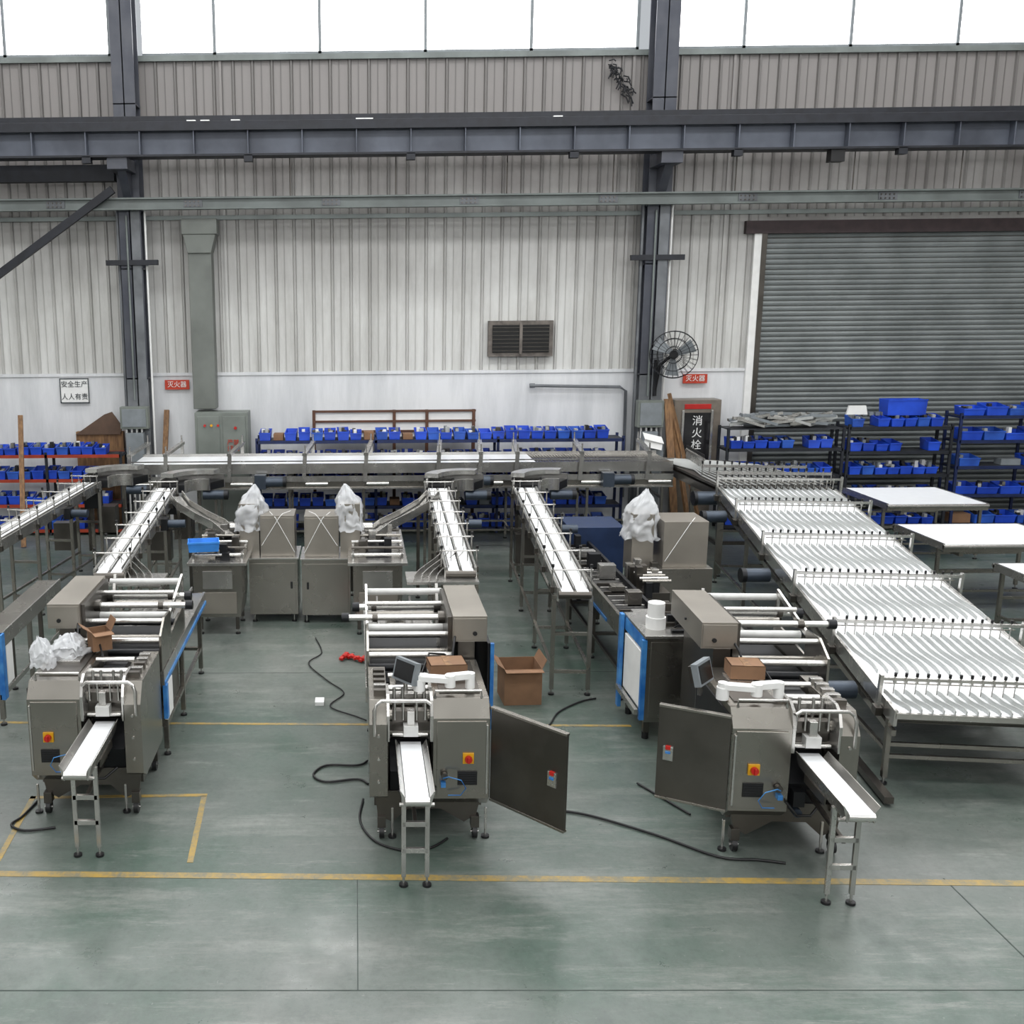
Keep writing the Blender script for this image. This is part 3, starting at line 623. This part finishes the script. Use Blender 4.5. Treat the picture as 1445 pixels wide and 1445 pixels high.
# ------------------------------------------------------------------ plastic bags
def bag(cx,cy,z0,rx,ry,h,seed,name='plastic_bag',mt=pbag,parent=None):
    mb=MB();n=48;lv=30;vs=[];fs=[]
    for j in range(lv+1):
        t=j/lv;prof=(1-.12*math.sin(t*3))*(1 if t<.5 else max(.06,1-((t-.5)/.5)**1.5*.97))
        for i in range(n):
            a=2*math.pi*i/n;u=V((math.cos(a)*2.2,math.sin(a)*2.2,t*3+seed))
            f=1+.34*noise.noise(u)+.2*noise.noise(u*2.7)+.1*abs(noise.noise(u*6))
            q=abs(math.cos(a))**.7*(1 if math.cos(a)>0 else -1);w=abs(math.sin(a))**.7*(1 if math.sin(a)>0 else -1)
            vs.append((cx+rx*q*prof*f+.14*t*t*math.sin(seed)*h,cy+ry*w*prof*f,z0+h*t+.05*noise.noise(u*1.7)))
    for j in range(lv):
        for i in range(n): fs.append((j*n+i,j*n+(i+1)%n,(j+1)*n+(i+1)%n,(j+1)*n+i))
    fs.append(tuple(range(lv*n,lv*n+n)))
    mb.add(vs,fs,mt,True);return mb.build(name,parent=parent)
# ------------------------------------------------------------------ rear machines
def rear(ox,oy,s,seed):
    g=MB(Matrix.Translation((ox,oy,0))@Matrix.Diagonal((s,1,1,1)))
    g.box(.02,.7,0,.7,.12,.92,steel);g.box(.05,.67,-.012,0,.17,.86,steel);g.box(.6,.63,-.03,-.01,.5,.6,black);g.box(0,.72,-.02,.72,.92,.94,steelB)
    for a in (.08,.64):
        for b in (.06,.64): g.foot(a,b)
    g.box(.18,.66,.1,.6,.94,1.52,steelW);g.box(.2,.64,.09,.1,.95,1.49,steelW)
    g.tube([(.2,.08,1.1),(.45,.05,1.5),(.5,.1,1.55),(.6,.3,1.55)],.005,plwhite,5);g.tube([(.66,.08,1.0),(.4,.06,1.5),(.3,.3,1.54)],.005,plwhite,5)
    g.box(-.12,.16,.15,.5,.92,1.68,steelW)
    g.prism([(-.65,.25),(-.05,.25),(-.02,.55),(-.02,.98),(-.68,.98),(-.68,.55)],'y',-.55,.15,steel);g.box(-.62,-.1,-.562,-.55,.3,.6,steelW);g.box(-.55,-.15,-.57,-.56,.65,.9,steelB)
    for a in (-.6,-.1):
        for b in (-.5,.1): g.beam((a,b,.07),(a,b,.3),.05,.05,steelD);g.foot(a,b)
    g.box(-.75,.05,-.6,1.5,.98,1.02,steelB);g.box(-.5,-.2,-.3,1.4,1.02,1.06,dark);
    for i in range(9): g.cyl((-.7,-.45+i*.19,1.1+.05*(i%2)),(.0,-.45+i*.19,1.1+.05*(i%2)),.02,(shaft,steelD,steel)[i%3],10)
    for x in (-.68,-.02): g.beam((x,-.5,1.07),(x,1.3,1.1),.03,.1,steelB)
    for i in range(14):
        x=random.uniform(-.65,0);y=random.uniform(-.5,1.2);g.box(x,x+.1,y,y+.12,1.02,1.12+random.random()*.16,random.choice((steelD,steelB,dark,steel)))
    g.cyl((-.1,.3,1.35),(.1,.3,1.35),.1,steelD,18);g.cyl((-.3,.6,1.25),(.0,.6,1.25),.07,steelB,16)
    for a in (-.7,0): g.beam((a,1.4,.07),(a,1.4,1.0),.05,.05,steelD);g.foot(a,1.4)
    pts=[(-1.25,1.6,1.52),(-1.1,1.35,1.42),(-.8,1.1,1.3),(-.5,.9,1.2),(-.3,.6,1.12)]
    for d_ in (-.08,.08): g.strip([(p[0]+d_,p[1]+d_,p[2]+.03) for p in pts],.015,.12,steelB)
    g.strip(pts,.16,.012,steelB);g.beam((-1.0,1.25,.05),(-1.0,1.25,1.38),.05,.05,steelD);g.foot(-1.0,1.25)
    g.build('packing_machine',.004)
    bag(ox+s*.02,oy+.32,1.3,.2,.22,.62,seed)
rear(-1.52,13.95,1,1.3);rear(-.06,13.9,-1,4.1)
g=MB(Matrix.Identity(4))
g.box(3.85,4.6,12.9,13.7,.12,1.02,steel);g.box(3.98,4.55,13.0,13.6,1.02,1.62,steelW);g.tube([(4.0,12.98,1.1),(4.3,12.97,1.6),(4.4,13.1,1.65)],.005,plwhite,5)
g.box(3.6,3.88,13.1,13.5,.9,1.7,steelW)
g.box(2.95,3.36,10.75,15.2,.82,.93,dark);g.box(2.91,2.95,10.75,15.2,.76,1.0,steel);g.box(3.36,3.4,10.75,15.2,.76,1.0,dark);g.box(2.9,2.91,11.5,15.2,.76,.8,bluef)
for y in (11,12.4,13.8,15.0):
    for x in (2.97,3.36): g.beam((x,y,.07),(x,y,.85),.05,.05,steelD);g.foot(x,y)
    g.box(2.97,3.36,y-.02,y+.02,.3,.34,steelD)
for x in (2.97,3.36): g.box(x-.02,x+.02,11,15,.3,.34,steelD)
for i in range(22): 
    y=10.9+i*.19;g.box(3.0,3.33,y,y+.02,.93,.97,random.choice((steelB,steelD)))
    if i%3==0: g.box(3.05+random.random()*.1,3.2+random.random()*.1,y,y+.14,.95,1.02+random.random()*.16,random.choice((steelB,dark,steel)))
g.box(3.1,3.9,14.6,15.4,.2,1.2,mat('navy_panel','#1b2f52',.5));g.box(3.5,3.85,12.2,13.0,.2,.9,steelD)
for i in range(5): g.cyl((3.5,12.2+i*.13,1.05),(3.85,12.2+i*.13,1.05),.022,(steel,steelB)[i%2])
for i in range(14):
    x=random.uniform(3.45,3.85);y=random.uniform(12.1,12.9);g.box(x,x+.08,y,y+.1,.85,1.0+random.random()*.2,random.choice((steelD,steelB,dark)))
g.build('packing_machine',.004)
bag(3.74,13.3,1.36,.21,.24,.62,7.7)
g=MB(Matrix.Translation((.12,0,-.03)))
g.box(2.8,3.3,9.9,10.65,.22,1.12,steel);g.box(2.77,3.34,9.87,10.7,1.12,1.15,steelB);g.box(2.84,3.26,9.888,9.9,.27,1.08,steel)
g.box(2.75,2.8,9.88,9.93,.25,1.1,bluef);g.box(2.77,2.8,9.93,10.7,.98,1.12,bluef);g.box(2.72,2.76,10.62,10.7,.1,1.15,bluef);g.box(2.7,2.74,9.9,10.65,.3,.36,steelB);g.box(2.765,2.8,9.95,10.6,.35,.95,plwhite)
for a in (2.84,3.26):
    for b in (9.95,10.6): g.beam((a,b,.1),(a,b,.24),.06,.06,steelD);g.cyl((a,b,.03),(a,b,.1),.035,black)
g.cyl((2.95,10.15,1.15),(2.95,10.15,1.27),.1,plwhite,20);g.cyl((2.95,10.15,1.27),(2.95,10.15,1.42),.085,plwhite,20)
for i in range(12): g.box(3.06+.03*(i%4),3.27-.03*(i%3),9.95+i*.055,10.0+i*.055,1.15,1.17+random.random()*.14,random.choice((steelB,steelD,dark)))
g.tube([(3.1,10.0,1.2),(3.2,9.9,1.32),(3.3,10.1,1.25)],.01,black,6);g.cyl((3.22,10.2,1.15),(3.22,10.2,1.3),.02,steelB);g.cyl((3.22,10.2,1.3),(3.22,10.2,1.34),.03,red)
g.build('control_cabinet',.004)
g=MB();g.box(-4.05,-3.78,10.3,12.6,.85,1.0,steel);g.box(-3.78,-3.76,10.3,12.6,.85,1.02,steelB);g.box(-3.8,-3.74,10.3,10.4,.3,1.02,bluef);g.box(-3.8,-3.77,10.5,10.7,.4,.85,plwhite);g.box(-3.8,-3.78,10.3,12.5,.3,.36,steelB)
for y in (10.35,11.4,12.5): g.beam((-3.8,y,.07),(-3.8,y,.9),.05,.05,steel);g.foot(-3.8,y);g.beam((-4.02,y,.07),(-4.02,y,.9),.05,.05,steelD);g.foot(-4.02,y)
g.build('machine_frame',.003)
# ------------------------------------------------------------------ props
def cbox(x,y,z,w,d,h,open_=True,rot=0,name='cardboard_box'):
    g=MB(Matrix.Translation((x,y,z))@Matrix.Rotation(rot,4,'Z'));t=.006
    g.box(-w/2,w/2,-d/2,-d/2+t,0,h,card);g.box(-w/2,w/2,d/2-t,d/2,0,h,card);g.box(-w/2,-w/2+t,-d/2+t,d/2-t,0,h,card);g.box(w/2-t,w/2,-d/2+t,d/2-t,0,h,card);g.box(-w/2+t,w/2-t,-d/2+t,d/2-t,0,t,card)
    if open_:
        g.box(-w/2,w/2,-d/2-.1,-d/2,h-.01,h-.004,card)
        g.beam((-w/2,0,h),(-w/2-.08,0,h+.06),d-.02,t,card);g.beam((w/2,0,h),(w/2+.05,0,h+.1),d-.02,t,card)
    else: g.box(-w/2,w/2,-d/2,d/2,h-t,h,card);g.box(-.03,.03,-d/2-.001,d/2,h,h+.002,wood)
    g.build(name)
cbox(1.84,11.05,0,.42,.42,.42,True,.05)
cbox(.78,8.5,1.275,.32,.24,.09,False,.1);cbox(3.3,8.35,1.275,.28,.22,.12,False,-.1)
cbox(-2.4,9.15,1.275,.18,.2,.18,True,.5)
bag(-2.66,9.0,1.27,.15,.17,.18,2.2);bag(-2.8,8.68,1.27,.1,.1,.26,5.5,'plastic_wrapped_roll')
g=MB(Matrix.Translation((-2.06,13.45,1.18))@Matrix.Rotation(.15,4,'Z'));bin_(g,-.2,-.15,0,.42,.3,.13,blueL,1);g.build('blue_tray')
g=MB();
for i in range(9): 
    a=i*.7;g.beam((-.2+.04*i,12.3+.07*math.sin(a),.03+.02*(i%2)),(-.12+.04*i,12.4+.08*math.cos(a),.03+.02*((i+1)%2)),.05,.03,red)
g.build('red_strap_coil')
g=MB();bin_(g,6.9,9.6,0,.5,.4,.25,black,1);g.build('black_tote')
def cable(name,pts,r=.012,mt=black):
    g=MB();P=[]
    pts=[V(p) for p in pts]
    for i in range(len(pts)-1):
        p0=pts[max(i-1,0)];p1=pts[i];p2=pts[i+1];p3=pts[min(i+2,len(pts)-1)]
        for k in range(6):
            t=k/6;P.append(.5*((2*p1)+(-p0+p2)*t+(2*p0-5*p1+4*p2-p3)*t*t+(-p0+3*p1-3*p2+p3)*t**3))
    P.append(pts[-1]);g.tube(P,r,mt,6);g.build(name)
z=.015
cable('power_cable',[(-.55,13.2,z),(-.45,12.6,z),(-.6,12.2,z),(-.35,11.6,z),(-.15,11.2,z),(-.3,10.8,z),(0,10.5,z),(.1,10.4,z)],.008)
cable('power_cable',[(.1,9.4,z),(0,9.3,z),(-.3,9.3,z),(-.42,9.1,z),(-.3,8.95,z),(0,9.0,z),(.1,8.9,z)],.011)
cable('power_cable',[(.05,8.6,z),(.02,8.2,z),(.15,7.85,z),(.4,7.7,z),(.6,7.75,z),(.75,7.9,z)],.01)
cable('power_cable',[(1.65,8.4,z),(2.0,8.3,z),(2.5,7.95,z),(2.9,7.6,z),(3.2,7.55,z),(3.4,7.5,z)],.011)
cable('power_cable',[(2.6,8.9,z),(2.75,8.6,z),(2.85,8.4,z),(2.9,8.3,z)],.01)
cable('power_cable',[(1.7,10.0,z),(2.0,10.2,z),(2.2,10.6,z),(2.5,10.9,z),(2.7,11.0,z)],.01)
cable('power_cable',[(-2.9,8.6,z),(-2.95,8.3,z),(-3.0,8.15,z),(-2.85,8.05,z),(-2.6,8.1,z)],.011)
cable('power_cable',[(-3.6,10.8,z),(-3.4,11.2,z),(-3.3,11.5,z)],.01)
cable('power_cable',[(4.1,8.6,z),(4.3,8.9,z),(4.5,9.6,.3),(4.9,10.2,.7)],.01)
g=MB();g.box(-.47,-.37,10.85,11.0,0,.04,plwhite);g.build('power_strip')
# ------------------------------------------------------------------ lights
def area(name,loc,sx,sy,p,rot=(0,0,0),col=(1,1,1)):
    l=bpy.data.lights.new(name,'AREA');l.shape='RECTANGLE';l.size=sx;l.size_y=sy;l.energy=p;l.color=col
    o=bpy.data.objects.new(name,l);bpy.context.collection.objects.link(o);o.location=loc;o.rotation_euler=rot
area('skylight',(2,3,12.8),26,2.5,1000,col=(.98,.99,1))
area('skylight',(2,11,12.8),26,2.5,1500,col=(.98,.99,1))
area('skylight',(2,16.5,12.8),26,1.6,650,col=(.98,.99,1))
area('skylight',(2,-7.8,9.5),26,3,1700,rot=(math.radians(90),0,0),col=(.98,.99,1))  # upright area light added for the unseen windows opposite, not overhead
w=bpy.data.worlds.new('w');bpy.context.scene.world=w;w.use_nodes=True;w.node_tree.nodes['Background'].inputs[0].default_value=(.9,.95,1,1);w.node_tree.nodes['Background'].inputs[1].default_value=.5
sc=bpy.context.scene;sc.view_settings.view_transform='Standard';sc.view_settings.look='None';sc.view_settings.exposure=.12
